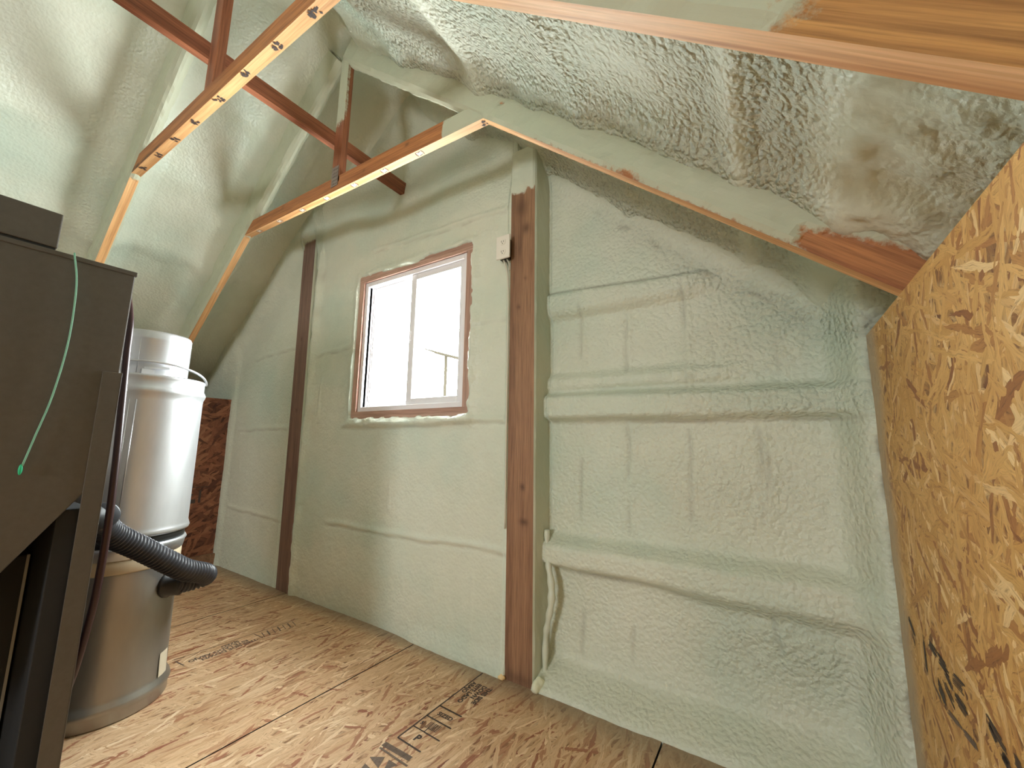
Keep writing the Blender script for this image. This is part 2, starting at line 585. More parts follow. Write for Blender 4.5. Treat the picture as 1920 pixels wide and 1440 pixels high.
def board(name, p0, p1, side, w, h, mat, parent=None, foam=None, knots=None, step=0.02, thick=0.004, seed=0, edge_face='z-'):
    """A length of lumber from p0 to p1 (centre line). Local x runs along it, local y along `side`
    (size w), local z across (size h). foam(world xyz array, side letter) -> 0..1 sprayed foam."""
    p0, p1, side = Vector(p0), Vector(p1), Vector(side)
    ax = (p1 - p0)
    L = ax.length
    ax.normalize()
    sd = (side - ax * side.dot(ax)).normalized()
    up = ax.cross(sd)
    R = Matrix((ax, sd, up)).transposed()
    M = Matrix.Translation(p0) @ R.to_4x4()
    Rn = np.array(R)
    p0n = np.array(p0)
    nx = max(2, int(L / step))
    xs = np.linspace(0, L, nx + 1)
    V, F, A, K, PL = [], [], [], [], []
    r = 0.0015

    def patch(us, vs, fn, face, nrm):
        U, W = np.meshgrid(us, vs, indexing='ij')
        loc = fn(U, W)
        wd = loc @ Rn.T + p0n
        f = np.clip(foam(wd, face), 0, 1) if foam else np.zeros(U.shape)
        kn = knots(loc, face) if knots else np.zeros(U.shape)
        edge = np.minimum(np.minimum(W - vs[0], vs[-1] - W) / 0.008, 1.0)
        nz = 0.5 + 0.5 * fbm(wd[..., 0] + wd[..., 1] * 1.3, wd[..., 2] + wd[..., 1], 0.05, 2, seed + 3)
        loc = loc + np.asarray(nrm) * (sstep(0.4, 0.7, f) * thick * (0.4 + nz) * np.clip(edge, 0, 1))[..., None]
        base = sum(len(v) for v in V)
        nu, nv = U.shape
        V.append(loc.reshape(-1, 3))
        A.append(f.reshape(-1))
        K.append(kn.reshape(-1))
        PL.append(np.full(U.size, 1.0 if face == edge_face else 0.0))
        ii = base + np.arange(nu * nv).reshape(nu, nv)
        F.append(np.stack([ii[:-1, :-1], ii[1:, :-1], ii[1:, 1:], ii[:-1, 1:]], -1).reshape(-1, 4))

    ys = np.linspace(-w / 2, w / 2, max(3, int(w / step)) + 1)
    zs = np.linspace(-h / 2, h / 2, max(3, int(h / step)) + 1)
    st = lambda *a: np.stack(a, -1)
    c = np.zeros
    patch(xs, ys, lambda U, W: st(U, W, c(U.shape) + h / 2), 'z+', (0, 0, 1))
    patch(xs, ys[::-1], lambda U, W: st(U, W, c(U.shape) - h / 2), 'z-', (0, 0, -1)) if False else \
        patch(xs, ys, lambda U, W: st(U, -W, c(U.shape) - h / 2), 'z-', (0, 0, -1))
    patch(xs, zs, lambda U, W: st(U, c(U.shape) - w / 2, W), 'y-', (0, -1, 0))
    patch(xs, zs, lambda U, W: st(U, c(U.shape) + w / 2, -W), 'y+', (0, 1, 0))
    patch(ys, zs, lambda U, W: st(c(U.shape) + L, U, W), 'x+', (1, 0, 0))
    patch(ys, zs, lambda U, W: st(c(U.shape), -U, W), 'x-', (-1, 0, 0))
    V, F, A, K = np.concatenate(V), np.concatenate(F), np.concatenate(A), np.concatenate(K)
    me = bpy.data.meshes.new(name)
    me.from_pydata(V.tolist(), [], F.tolist())
    for nm, a in (('foam', A), ('knot', K), ('pale', np.concatenate(PL))):
        at = me.attributes.new(nm, 'FLOAT', 'POINT')
        at.data.foreach_set('value', a.astype(np.float32))
    me.materials.append(mat)
    o = bpy.data.objects.new(name, me)
    link(o, parent)
    if parent is not None:
        o.matrix_parent_inverse = Matrix.Identity(4)
        o.matrix_basis = Matrix.Translation(-parent.location) @ M
    else:
        o.matrix_basis = M
    return o


def text_bm(body, size, loc, xdir, ydir, thick=0.0006, align='LEFT', spacing=1.0):
    cu = bpy.data.curves.new('stamp_letters', 'FONT')
    cu.body = body
    cu.size = size
    cu.align_x = align
    cu.resolution_u = 3
    cu.space_character = spacing
    cu.offset = 0.0012 * size / 0.03
    o = bpy.data.objects.new('stamp_letters', cu)
    COL.objects.link(o)
    dg = bpy.context.evaluated_depsgraph_get()
    me = bpy.data.meshes.new_from_object(o.evaluated_get(dg))
    bpy.data.objects.remove(o)
    bm = bmesh.new()
    bm.from_mesh(me)
    bpy.data.meshes.remove(me)
    x, y = Vector(xdir).normalized(), Vector(ydir).normalized()
    z = x.cross(y)
    bm.transform(Matrix.Translation(Vector(loc) + z * thick) @ Matrix((x, y, z)).transposed().to_4x4())
    return bm


def merge(dst, src):
    me = bpy.data.meshes.new('tmp')
    src.to_mesh(me)
    src.free()
    dst.from_mesh(me)
    bpy.data.meshes.remove(me)
    return dst


# ------------------------------------------------------------------ room dimensions
XR, XL = 0.2595, -3.907        # faces of the right and left knee walls
KNEE = 1.345                   # their height
YBACK = -3.2
YG = 1.76                      # sheathing side of the gable foam
Y_TRUSS = {'far': 1.197, 'near': 0.58}


def roof_under(x):
    """Underside line of the rafters."""
    return np.minimum(3.163 - 0.835 * (x + 1.912), 3.13 + 0.853 * (x + 2.13))


def roof_foam(x, y):
    zr = 3.163 - 0.835 * (x + 1.912)
    zl = 3.13 + 0.853 * (x + 2.13)
    k = 0.10
    h = np.clip(0.5 + 0.5 * (zr - zl) / k, 0, 1)
    zm = zr * (1 - h) + zl * h - k * h * (1 - h)
    right = sstep(-2.0, -1.8, x)
    # distance to the nearest truss
    per = Y_TRUSS['far'] - Y_TRUSS['near']
    dy = np.abs((y - Y_TRUSS['near'] + per / 2) % per - per / 2)
    dy = np.where(y > Y_TRUSS['far'], y - Y_TRUSS['far'], dy)
    off = 0.12 + 0.07 * sstep(0.02, 0.16, dy) + 0.11 * (1 - right)
    off = off + 0.020 * fbm(x, y, 0.45, 2, 5) + 0.016 * fbm(x * 1.0, y * 0.7, 0.16, 2, 9) * (0.5 + 0.5 * right)
    # foam over the purlins that run along the room
    for px, amp, w in ((-0.94, 0.045, 0.055), (-0.485, 0.022, 0.03), (-0.04, 0.020, 0.030), (0.035, -0.010, 0.012),
                       (0.16, 0.030, 0.05), (-1.45, 0.03, 0.07), (-2.62, 0.02, 0.06), (-3.05, 0.02, 0.06), (-3.45, 0.03, 0.06)):
        wob = 0.015 * vnoise(y * 5, px * 10 + 0 * y, 3)
        off = off - amp * bump1(x + wob, px, w)
    # fillet into the gable
    off = off - 0.10 * sstep(1.50, 1.74, y) ** 2
    off = off - 0.026 * sstep(0.10, 0.25, x) * sstep(0.1, 0.5, y) * fbm(x, y, 0.055, 3, 41) - 0.02 * sstep(0.15, 0.35, x)
    lump = right * 0.0055 * fbm(x, y, 0.030, 2, 21) + 0.003 * fbm(x, y, 0.05, 2, 25)
    return zm + off - lump


# ------------------------------------------------------------------ floor
PX = [-4.1, -2.79, -1.59, -0.39, 0.5]


def build_floor():
    parts = []
    bm = bmesh.new()
    lay = bm.verts.layers.float.new('spray_shade')
    for a, b in zip(PX[:-1], PX[1:]):
        x0, x1 = a + 0.003, b - 0.003
        ys = list(np.linspace(YBACK, 0.4, 10)) + list(np.linspace(0.5, 1.9, 48))
        xs = np.linspace(x0, x1, max(3, int((x1 - x0) / 0.04)))
        top = [[None] * len(ys) for _ in xs]
        for i, x in enumerate(xs):
            for j, y in enumerate(ys):
                v = bm.verts.new((x, y, 0))
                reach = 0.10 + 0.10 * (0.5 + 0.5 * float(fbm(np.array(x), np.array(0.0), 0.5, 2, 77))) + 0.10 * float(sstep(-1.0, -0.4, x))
                v[lay] = float(0.85 * (1 - sstep(0.0, reach, 1.60 - y)))  # shade along the gable foot painted in brown, with some foam dust
                top[i][j] = v
        for i in range(len(xs) - 1):
            for j in range(len(ys) - 1):
                bm.faces.new((top[i][j], top[i + 1][j], top[i + 1][j + 1], top[i][j + 1]))
        # board edges
        for i, x in ((0, x0), (len(xs) - 1, x1)):
            lo = [bm.verts.new((x, y, -0.018)) for y in ys]
            for j in range(len(ys) - 1):
                bm.faces.new((top[i][j], top[i][j + 1], lo[j + 1], lo[j])).material_index = 1
    n0 = len(bm.faces)
    add_box(bm, -4.86, 0.60, YBACK - 0.1, 1.95, -0.05, -0.018)
    bm.faces.ensure_lookup_table()
    for f in bm.faces[n0:]:
        f.material_index = 1
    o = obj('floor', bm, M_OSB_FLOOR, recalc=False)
    o.data.materials.append(M_SLOT)
    return o


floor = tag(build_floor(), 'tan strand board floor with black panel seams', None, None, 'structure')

# printed grade stamps on the floor panel edges (read from the seam side)
ink = bmesh.new()


def ink_line(bm, x0, y0, x1, y1, w=0.004, z=0.0008):
    a, b = Vector((x0, y0, z)), Vector((x1, y1, z))
    n = Vector((0, 0, 1)).cross(b - a).normalized() * w / 2
    bm.faces.new([bm.verts.new(p) for p in (a - n, b - n, b + n, a + n)])


ink_line(ink, -1.153, 1.095, -1.149, 1.575, 0.006)
ink_line(ink, -1.151, 1.302, -1.040, 1.299, 0.007)
ink_line(ink, -1.152, 1.233, -1.030, 1.229, 0.006)
ink_line(ink, -1.150, 1.166, -1.022, 1.162, 0.005)
ink_line(ink, -1.153, 1.095, -1.040, 1.091, 0.006)
ink_line(ink, -1.098, 1.166, -1.098, 1.190, 0.004)
for k, line in enumerate(('THIS SIDE', 'DOWN', 'ESTE LADO', 'ABAJO')):
    merge(ink, text_bm(line, 0.028, (-1.062 - 0.0265 * k, 1.500, 0), (0, -1, 0), (1, 0, 0)))
merge(ink, text_bm('SIZED', 0.026, (-1.125, 1.258, 0), (1, 0, 0), (0, 1, 0)))
merge(ink, text_bm('P', 0.040, (-1.105, 1.118, 0), (1, 0, 0), (0, 1, 0)))
for k in range(9):
    ink_line(ink, -1.112 + k * 0.0062, 1.182, -1.112 + k * 0.0062, 1.218, 0.002 + 0.003 * random.random())
merge(ink, text_bm('5', 0.022, (-1.143, 1.188, 0), (1, 0, 0), (0, 1, 0)))
obj('printed_stamp', ink, M_INK, floor, recalc=False)
ink = bmesh.new()
for k in range(5):
    ink_line(ink, -1.170, 1.041 + k * 0.004, -1.045, 1.044 + k * 0.004, 0.0035)
ink_line(ink, -1.166, 1.030, -1.032, 1.026, 0.007)
for tri in (((-1.16, 0.985), (-1.12, 1.012), (-1.10, 0.97)), ((-1.10, 1.012), (-1.06, 1.012), (-1.08, 0.972)),
            ((-1.15, 0.96), (-1.11, 0.955), (-1.13, 0.90))):
    ink.faces.new([ink.verts.new((x, y, 0.0008)) for x, y in tri])
obj('printed_stamp', ink, M_INK_FADED, floor, recalc=False)
ink = bmesh.new()
ink_line(ink, -2.357, 0.86, -2.285, 0.868, 0.006)
ink_line(ink, -2.375, 0.86, -2.345, 1.42, 0.004)
for k, line in enumerate(('THIS SIDE DOWN', 'ESTE LADO ABAJO', 'SIZED')):
    merge(ink, text_bm(line, 0.030, (-2.288 - 0.027 * k, 1.17 - 0.03 * k, 0), (0, -1, 0), (1, 0, 0)))
for k in range(7):
    ink_line(ink, -2.335, 1.22 + 0.027 * k, -2.272, 1.205 + 0.027 * k, 0.007 if k % 2 else 0.004)
ink_line(ink, -2.345, 1.19, -2.27, 1.195, 0.005)
obj('printed_stamp', ink, M_INK_FADED, floor, recalc=False)

# ------------------------------------------------------------------ knee walls


def knee_wall(name, x0, x1, face, mat, label):
    """Box wall whose visible face is a fine grid carrying the overspray attribute."""
    bm = bmesh.new()
    lay = bm.verts.layers.float.new('spray_shade')
    ys = list(np.linspace(YBACK, 0.6, 8)) + list(np.linspace(0.65, 1.9, 64))
    zs = np.linspace(0, KNEE, 40)
    g = [[None] * len(zs) for _ in ys]
    for i, y in enumerate(ys):
        for j, z in enumerate(zs):
            v = bm.verts.new((face, y, z))
            e = 1.585 + 0.010 * math.sin(z * 9) + 0.03 * float(vnoise(np.array(z * 6), np.array(1.5), 4))
            v[lay] = float((0.9 if face == x0 else 0.0) * sstep(e - 0.15, e - 0.035, y))
            g[i][j] = v
    for i in range(len(ys) - 1):
        for j in range(len(zs) - 1):
            bm.faces.new((g[i][j], g[i + 1][j], g[i + 1][j + 1], g[i][j + 1]))
    other = x1 if face == x0 else x0
    t = [bm.verts.new((other, y, KNEE)) for y in ys]
    b = [bm.verts.new((other, y, 0)) for y in ys]
    for i in range(len(ys) - 1):
        bm.faces.new((g[i][-1], g[i + 1][-1], t[i + 1], t[i]))
        bm.faces.new((t[i], t[i + 1], b[i + 1], b[i]))
    return tag(obj(name, bm, mat), label, None, None, 'structure')


wall_right = knee_wall('wall_right', XR, XR + 0.34, XR, M_OSB_WALL, 'golden strand board knee wall')
wall_left = knee_wall('wall_left', XL - 0.95, XL, XL, M_OSB_RUST, 'dark rusty strand board knee wall')
tag(box('baseboard_left', (XL, XL + 0.035, YBACK, 1.62, 0, 0.09), M_POST), 'sole plate under the dark strand board', None, None, 'structure')

# black printed letters on the right knee wall
ink = bmesh.new()


def stroke(bm, pts, w):
    """Ragged dry-brush stroke on the wall face; pts in (y, z)."""
    for (y0, z0), (y1, z1) in zip(pts[:-1], pts[1:]):
        d = Vector((y1 - y0, z1 - z0))
        n = Vector((-d.y, d.x)).normalized()
        for k in range(6):
            o = (k / 5 - 0.5) * w
            a, b = random.uniform(0, 0.25), random.uniform(0.7, 1.0)
            p, q = Vector((y0, z0)) + d * a + n * o, Vector((y0, z0)) + d * b + n * o
            hw = n * w * random.uniform(0.05, 0.11)
            bm.faces.new([bm.verts.new((XR - 0.0008, v.x, v.y)) for v in (p - hw, q - hw, q + hw, p + hw)])


stroke(ink, [(1.485, 0.580), (1.43, 0.545)], 0.016)
stroke(ink, [(1.47, 0.55), (1.44, 0.52)], 0.010)
stroke(ink, [(1.362, 0.583), (1.366, 0.482)], 0.012)
stroke(ink, [(1.325, 0.580), (1.265, 0.572), (1.197, 0.568)], 0.018)
stroke(ink, [(1.29, 0.515), (1.237, 0.487)], 0.022)
stroke(ink, [(1.183, 0.568), (1.111, 0.572)], 0.020)
stroke(ink, [(1.182, 0.536), (1.115, 0.531)], 0.020)
stroke(ink, [(1.235, 0.562), (1.18, 0.540)], 0.012)
stroke(ink, [(1.25, 0.535), (1.19, 0.512)], 0.014)
stroke(ink, [(1.033, 0.576), (0.961, 0.560)], 0.014)
stroke(ink, [(1.03, 0.572), (0.99, 0.548), (0.96, 0.542)], 0.010)
stroke(ink, [(0.985, 0.548), (0.955, 0.538)], 0.016)
stroke(ink, [(0.943, 0.567), (0.915, 0.562)], 0.014)
obj('printed_stamp', ink, M_INK, wall_right, recalc=False)
ink = bmesh.new()
stroke(ink, [(1.248, 0.479), (1.16, 0.487), (1.09, 0.494)], 0.010)
stroke(ink, [(1.34, 0.50), (1.26, 0.475)], 0.008)
obj('printed_stamp', ink, M_INK_FADED, wall_right, recalc=False)
ink = bmesh.new()


def left_mark(y0, z0, y1, z1):
    ink.faces.new([ink.verts.new((XL + 0.001, a, b)) for a, b in ((y0, z0), (y1, z0), (y1, z1), (y0, z1))])


left_mark(1.30, 0.62, 1.50, 0.625)
left_mark(1.34, 0.50, 1.42, 0.53)
left_mark(1.44, 0.50, 1.455, 0.60)
left_mark(1.34, 0.56, 1.40, 0.575)
obj('printed_stamp', ink, M_INK, wall_left, recalc=False)

# ------------------------------------------------------------------ gable wall of sprayed foam
WIN = (-2.262, -1.294, 1.140, 2.092)      # outer edges of the wooden window buck
POST_R = (-1.046, -0.908)
POST_L = (-2.930, -2.775)
POST_FACE = 1.592


def gable_y(x, z):
    """Distance of the foam skin, and its stain and roughness."""
    n1 = fbm(x, z, 0.5, 3, 31)
    right = sstep(-0.925, -0.905, x)
    up = sstep(2.15, 2.90, z + 0.08 * vnoise(x * 2, z * 0, 8) - 0.42 * sstep(-2.2, -2.55, x))
    midbay = 1.605 + 0.14 * up - 0.008 * n1
    y = midbay * (1 - right) + (1.735 - 0.008 * n1) * right
    d = np.zeros_like(x)
    stain = np.zeros_like(x)
    rough = 0.17 + 0.16 * right + 0.08 * fbm(x, z, 0.25, 2, 55)
    wob = 0.012 * fbm(x, z * 0 + 2.0, 0.25, 2, 61)
    # ---- right bay: girts wrapped in foam, sheathing ribs
    zt, zb = 1.248 - 0.02 * sstep(-0.9, 0.2, x), 1.112 - 0.008 * sstep(-0.9, 0.2, x) + wob * 0.4
    r1 = sstep(zb - 0.006, zb + 0.022, z) * (1 - sstep(zt - 0.035, zt + 0.012, z))
    d += right * 0.060 * r1
    stain = np.maximum(stain, right * 0.35 * bump1(z, zb - 0.004, 0.006) * (0.4 + 0.6 * sstep(0.35, 0.7, 0.5 + 0.5 * fbm(x, z, 0.08, 2, 3))))
    rough = rough + right * 0.25 * r1 * sstep(-0.6, 0.1, x)
    zt2 = 0.600 + 0.01 * sstep(-0.8, 0.2, x)
    zb2 = 0.462 + wob * 0.6
    fade = 1 - 0.6 * sstep(-0.55, -0.15, x)
    r2 = sstep(zb2 - 0.012 - 0.06 * (1 - fade), zb2 + 0.03, z) * (1 - sstep(zt2 - 0.05, zt2 + 0.015, z))
    d += right * 0.075 * r2
    stain = np.maximum(stain, right * 0.45 * bump1(z, zb2 - 0.010, 0.009) * bump1(x, -0.62, 0.18))
    zt3, zb3 = 1.745 - 0.03 * sstep(-0.9, -0.2, x), 1.63
    r3 = sstep(zb3 - 0.03, zb3 + 0.03, z) * (1 - sstep(zt3 - 0.012, zt3 + 0.006, z)) * (1 - sstep(-0.25, -0.12, x))
    d += right * 0.026 * r3
    stain = np.maximum(stain, right * 0.40 * bump1(z, zt3 + 0.004, 0.006) * (1 - sstep(-0.25, -0.15, x)))
    d += right * 0.020 * sstep(1.25, 1.27, z) * (1 - sstep(1.30, 1.335, z)) * (1 - sstep(-0.2, 0.0, x))
    # smooth recessed panel between the girts
    d -= right * 0.012 * sstep(1.32, 1.35, z) * (1 - sstep(1.60, 1.63, z)) * (1 - sstep(-0.30, -0.18, x + 0.05 * vnoise(z * 9, x * 0, 2)))
    for gx, z0, z1, amp in ((-0.742, 1.27, 1.68, .006), (-0.742, 0.62, 1.10, .006), (-0.742, 0.10, 0.46, .006), (-0.528, 1.30, 1.58, .009),
                            (-0.528, 0.62, 1.10, .007), (-0.528, 0.12, 0.30, .004), (-0.283, 1.20, 1.72, .010), (-0.283, 0.70, 1.09, .005),
                            (-0.046, 0.70, 1.09, .007), (-0.025, 0.74, 1.0, .006), (-0.035, 0.30, 0.46, .008), (0.03, 1.25, 1.50, .005)):
        on = sstep(z0, z0 + 0.03, z) * (1 - sstep(z1 - 0.03, z1, z))
        gxx = gx + 0.006 * vnoise(z * 7, x * 0, 12)
        g = bump1(x, gxx, 0.008) * on * sstep(-0.5, 0.1, vnoise(z * 8 + gx * 20, x * 0, 19))
        d -= right * amp * g
        d += right * amp * 0.8 * bump1(x, gxx + 0.016, 0.012) * on
        stain = np.maximum(stain, right * 0.22 * g)
    # rough bulge low on the right
    d += right * 0.03 * bump1(x, 0.05, 0.22) * bump1(z, 0.38, 0.10)
    rg = right * (bump1(x, 0.0, 0.30) * bump1(z, 0.33, 0.16) + 0.8 * bump1(x, 0.0, 0.25) * bump1(z, 1.45, 0.16) + 0.6 * bump1(x, -0.15, 0.3) * bump1(z, 0.85, 0.14))
    rough = rough + 0.32 * rg
    d += rg * 0.006 * fbm(x, z, 0.045, 3, 71)
    # ---- seams of the other bays
    left = 1 - right
    for x0, x1, z0, z1, amp in ((-2.44, -1.06, 0.487, 0.500, .011), (-2.36, -1.06, 1.090, 1.103, .012), (-2.16, -1.08, 2.262, 2.19, .012),
                                (-3.8, -2.95, 0.46, 0.44, .007), (-3.75, -2.95, 1.08, 1.09, .007), (-3.6, -2.95, 1.66, 1.70, .006),
                                (-1.30, -1.06, 1.60, 1.62, .006), (-2.70, -2.3, 1.60, 1.62, .006)):
        on = sstep(x0 - 0.03, x0 + 0.06, x) * (1 - sstep(x1 - 0.03, x1 + 0.03, x))
        zz = z0 + (z1 - z0) * np.clip((x - x0) / (x1 - x0), 0, 1) + 0.008 * vnoise(x * 7, z * 0, 14)
        d += left * amp * bump1(z, zz + 0.014, 0.016) * on
        d -= left * amp * 0.6 * bump1(z, zz - 0.006, 0.008) * on
        stain = np.maximum(stain, left * 0.20 * bump1(z, zz - 0.005, 0.005) * on * sstep(-0.2, 0.5, vnoise(x * 14, z * 0, 33)))
    d += left * 0.008 * bump1(x, -1.75, 0.25) * bump1(z, 0.3, 0.2)
    for vx, z0, z1 in ((-1.86, 0.60, 0.80), (-1.25, 0.10, 0.42), (-2.62, 1.1, 1.45)):
        d += left * 0.006 * bump1(x, vx, 0.010) * sstep(z0, z0 + 0.04, z) * (1 - sstep(z1 - 0.04, z1, z))
    # foam swollen round the window and a thick bead under the sill
    wx0, wx1, wz0, wz1 = WIN
    dx = np.maximum(np.maximum(wx0 - x, x - wx1), 0)
    dz = np.maximum(np.maximum(wz0 - z, z - wz1), 0)
    dist = np.hypot(dx, dz)
    d += 0.026 * np.exp(-(dist / 0.035) ** 2) * (0.7 + 0.5 * fbm(x, z, 0.09, 2, 90))
    d += 0.022 * bump1(z, wz0 - 0.025, 0.018) * sstep(wx0 - 0.06, wx0, x) * (1 - sstep(wx1, wx1 + 0.04, x)) * (0.7 + 0.6 * fbm(x, z, 0.05, 2, 95))
    # ---- edges: cove on the floor, fillet to the right knee wall and to the roof
    cz = np.clip(z, 0, 1)
    front = 1.598 - 0.014 * sstep(-1.9, -1.6, x) + 0.045 * bump1(x, -2.25, 0.45) + 0.010 * fbm(x, z * 0, 0.22, 2, 44)
    front = front * left + right * (1.582 + 0.006 * fbm(x, z * 0, 0.18, 2, 46))
    y = y - d
    reach = 0.105 * left + right * (0.10 + 0.03 * sstep(-0.5, 0.1, x))
    k = 1 - sstep(0.0, 1.0, cz / reach)
    y = y * (1 - k) + np.minimum(y, front) * k
    fr = sstep(XR - 0.13, XR - 0.01, x)
    y = y * (1 - fr ** 2) + (1.594 + 0.008 * fbm(z, x * 0, 0.14, 2, 48)) * fr ** 2
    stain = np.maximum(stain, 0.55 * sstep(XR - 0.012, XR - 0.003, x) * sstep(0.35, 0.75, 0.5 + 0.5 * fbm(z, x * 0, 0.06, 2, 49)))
    fl = 1 - sstep(XL + 0.02, XL + 0.10, x)
    y = y - 0.015 * fl
    q = roof_under(x) + 0.16 - z
    y = y - 0.05 * np.exp(-np.clip(q, 0, 9) ** 2 / 0.10 ** 2)
    # rough torn edge where wall foam meets roof foam
    qq = q - 0.17 - 0.03 * vnoise(x * 9, z * 0, 71)
    stain = np.maximum(stain, 0.40 * bump1(qq, 0, 0.010) * sstep(0.0, 0.6, fbm(x, z, 0.09, 2, 72)) * sstep(-1.3, -1.0, x))
    rough = rough + 0.3 * bump1(qq, 0.0, 0.06) * sstep(-1.0, -0.3, x)
    # brown patches right of the narrow post
    for sx, sz in ((-2.70, 2.20), (-2.72, 1.93), (-2.71, 1.20)):
        stain = np.maximum(stain, 0.16 * bump1(x, sx, 0.050) * bump1(z, sz, 0.05))
    # ---- hide behind post faces and window buck
    e = 0.010 * fbm(x, z, 0.05, 2, 99)
    inr = sstep(POST_R[0] + 0.002, POST_R[0] + 0.012, x) * (1 - sstep(POST_R[1] - 0.012, POST_R[1] - 0.002, x))
    y = np.where(inr > 0, np.maximum(y, 1.592 + 0.06 * inr), y)
    right_lip = POST_L[1] - 0.004 + 0.014 * fbm(x * 0, z, 0.07, 3, 101) - 0.06 * sstep(2.25, 2.6, z)
    left_lip = POST_L[0] + 0.002 - 0.045 * sstep(1.1, 2.3, z)
    y = y - 0.022 * bump1(x, right_lip + 0.03, 0.035) * (1 - up)
    inl = sstep(left_lip, left_lip + 0.010, x) * (1 - sstep(right_lip - 0.014, right_lip, x)) * (1 - sstep(2.50, 2.58, z))
    y = y * (1 - inl) + np.maximum(y, 1.66) * inl
    topdip = 0.016 * sstep(-2.1, -1.95, x) * (1 - sstep(-1.75, -1.6, x))
    inw = sstep(wx0 + 0.004 + e * .5, wx0 + 0.014 + e * .5, x) * (1 - sstep(wx1 - 0.014 + e * .4, wx1 - 0.004 + e * .4, x)) * \
        sstep(wz0 + 0.004 + e, wz0 + 0.014 + e, z) * (1 - sstep(wz1 - 0.014 - topdip + e, wz1 - 0.004 - topdip + e, z))
    y = y * (1 - inw) + 1.68 * inw
    y = y - 0.002 * fbm(x, z, 0.03, 2, 120)
    return y, np.clip(stain, 0, 1), np.clip(rough, 0.05, 1)


xs = np.arange(-4.86, 0.66, 0.010)
xs = np.unique(np.concatenate([xs, np.arange(-1.07, -0.88, 0.004), np.arange(-2.98, -2.74, 0.005)]))
zs = np.arange(-0.02, 3.56, 0.010)
X, Z = np.meshgrid(xs, zs, indexing='ij')
Y, stn, rgh = gable_y(X, Z)
P = np.stack([X, Y, Z], -1)
cx, cz = 0.25 * (X[:-1, :-1] + X[1:, :-1] + X[:-1, 1:] + X[1:, 1:]), 0.25 * (Z[:-1, :-1] + Z[1:, :-1] + Z[:-1, 1:] + Z[1:, 1:])
hole = (cx > WIN[0] + 0.06) & (cx < WIN[1] - 0.06) & (cz > WIN[2] + 0.06) & (cz < WIN[3] - 0.06)
keep = ~hole & (cz < roof_under(cx) + 0.42)
tag(grid_obj('wall_gable', P, M_FOAM, None, keep, {'stain': stn, 'rough': rgh}),
    'gable wall of pale green sprayed foam', None, None, 'structure')

# ------------------------------------------------------------------ roof of sprayed foam
xs = np.arange(-4.80, 0.60, 0.012)
ys = np.concatenate([np.linspace(YBACK - 0.05, 0.28, 46), np.arange(0.29, 1.92, 0.0105)])
X, Yg = np.meshgrid(xs, ys, indexing='ij')
Zr = roof_foam(X, Yg)
rgh = 0.16 + 1.0 * sstep(-1.9, -1.2, X) * (0.75 + 0.5 * fbm(X, Yg, 0.3, 2, 81))
rgh = rgh * (1 - 0.80 * bump1(X, 0.185, 0.06)) * (1 - 0.35 * sstep(0.05, 0.2, X)) * (1 - 0.6 * bump1(X, -0.03, 0.025)) * (1 - 0.6 * bump1(X, -0.95, 0.07))
rgh = rgh + 0.10 * sstep(-0.1, 0.5, fbm(X, Yg, 0.25, 2, 83)) * (1 - sstep(-1.9, -1.2, X))
stn = 0.45 * bump1(np.abs(Yg - Y_TRUSS['far'] + 0.022), 0, 0.012) * sstep(-0.1, 0.5, fbm(X, Yg, 0.12, 2, 85)) * sstep(-1.4, -1.0, X)
tag(grid_obj('ceiling', np.stack([X, Yg, Zr], -1), M_FOAM_ROOF, None, None, {'stain': np.clip(stn, 0, 1), 'rough': np.clip(rgh, .04, 1)}),
    'roof slopes lined with pale green sprayed foam', None, None, 'structure')

# wall behind the viewer, with an opening added for fill daylight
bm = bmesh.new()
DX0, DX1, DZ0, DZ1 = -1.35, -0.65, 1.10, 1.75
for a, b, c, d in ((-4.9, DX0, 0, 3.6), (DX1, 0.6, 0, 3.6), (DX0, DX1, DZ1, 3.6), (DX0, DX1, 0, DZ0)):
    add_box(bm, a, b, YBACK - 0.1, YBACK, c, d)
bw = obj('wall_back', bm, M_FOAM)
tag(bw, 'foam lined wall with an opening added for fill light', None, None, 'structure')
for nm in ('stain', 'rough'):
    bw.data.attributes.new(nm, 'FLOAT', 'POINT')

# ------------------------------------------------------------------ window
win = bpy.data.objects.new('window_1', None)
win.location = (-1.778, 1.65, 1.14)
COL.objects.link(win)
tag(win, 'white sliding window in a rough wooden frame', None, None, 'structure')
wx0, wx1, wz0, wz1 = WIN
T = 0.048
YF = 1.602


def buck(name, p0, p1, side, w, h, seed):
    return board(name, p0, p1, side, w, h, M_BUCK, win, seed=seed)


yc = YF + 0.09
buck('rough_sill', (wx0, yc, wz0 + T / 2), (wx1, yc, wz0 + T / 2), (0, 1, 0), 0.18, T, 1)
buck('rough_header', (wx0, yc, wz1 - T / 2), (wx1, yc, wz1 - T / 2), (0, 1, 0), 0.18, T, 2)
buck('rough_jamb', (wx0 + T / 2, yc, wz0 + T), (wx0 + T / 2, yc, wz1 - T), (0, 1, 0), 0.18, T, 3)
buck('rough_jamb', (wx1 - T / 2, yc, wz0 + T), (wx1 - T / 2, yc, wz1 - T), (0, 1, 0), 0.18, T, 4)


def ring(name, x0, x1, z0, z1, t, y0, y1, parent, mat=M_VINYL, bevel=0.003, tl=None):
    bm = bmesh.new()
    tl = tl or t
    add_box(bm, x0, x0 + tl, y0, y1, z0, z1)
    add_box(bm, x1 - t, x1, y0, y1, z0, z1)
    add_box(bm, x0 + tl, x1 - t, y0, y1, z0, z0 + t)
    add_box(bm, x0 + tl, x1 - t, y0, y1, z1 - t, z1)
    return obj(name, bm, mat, parent, bevel=bevel)


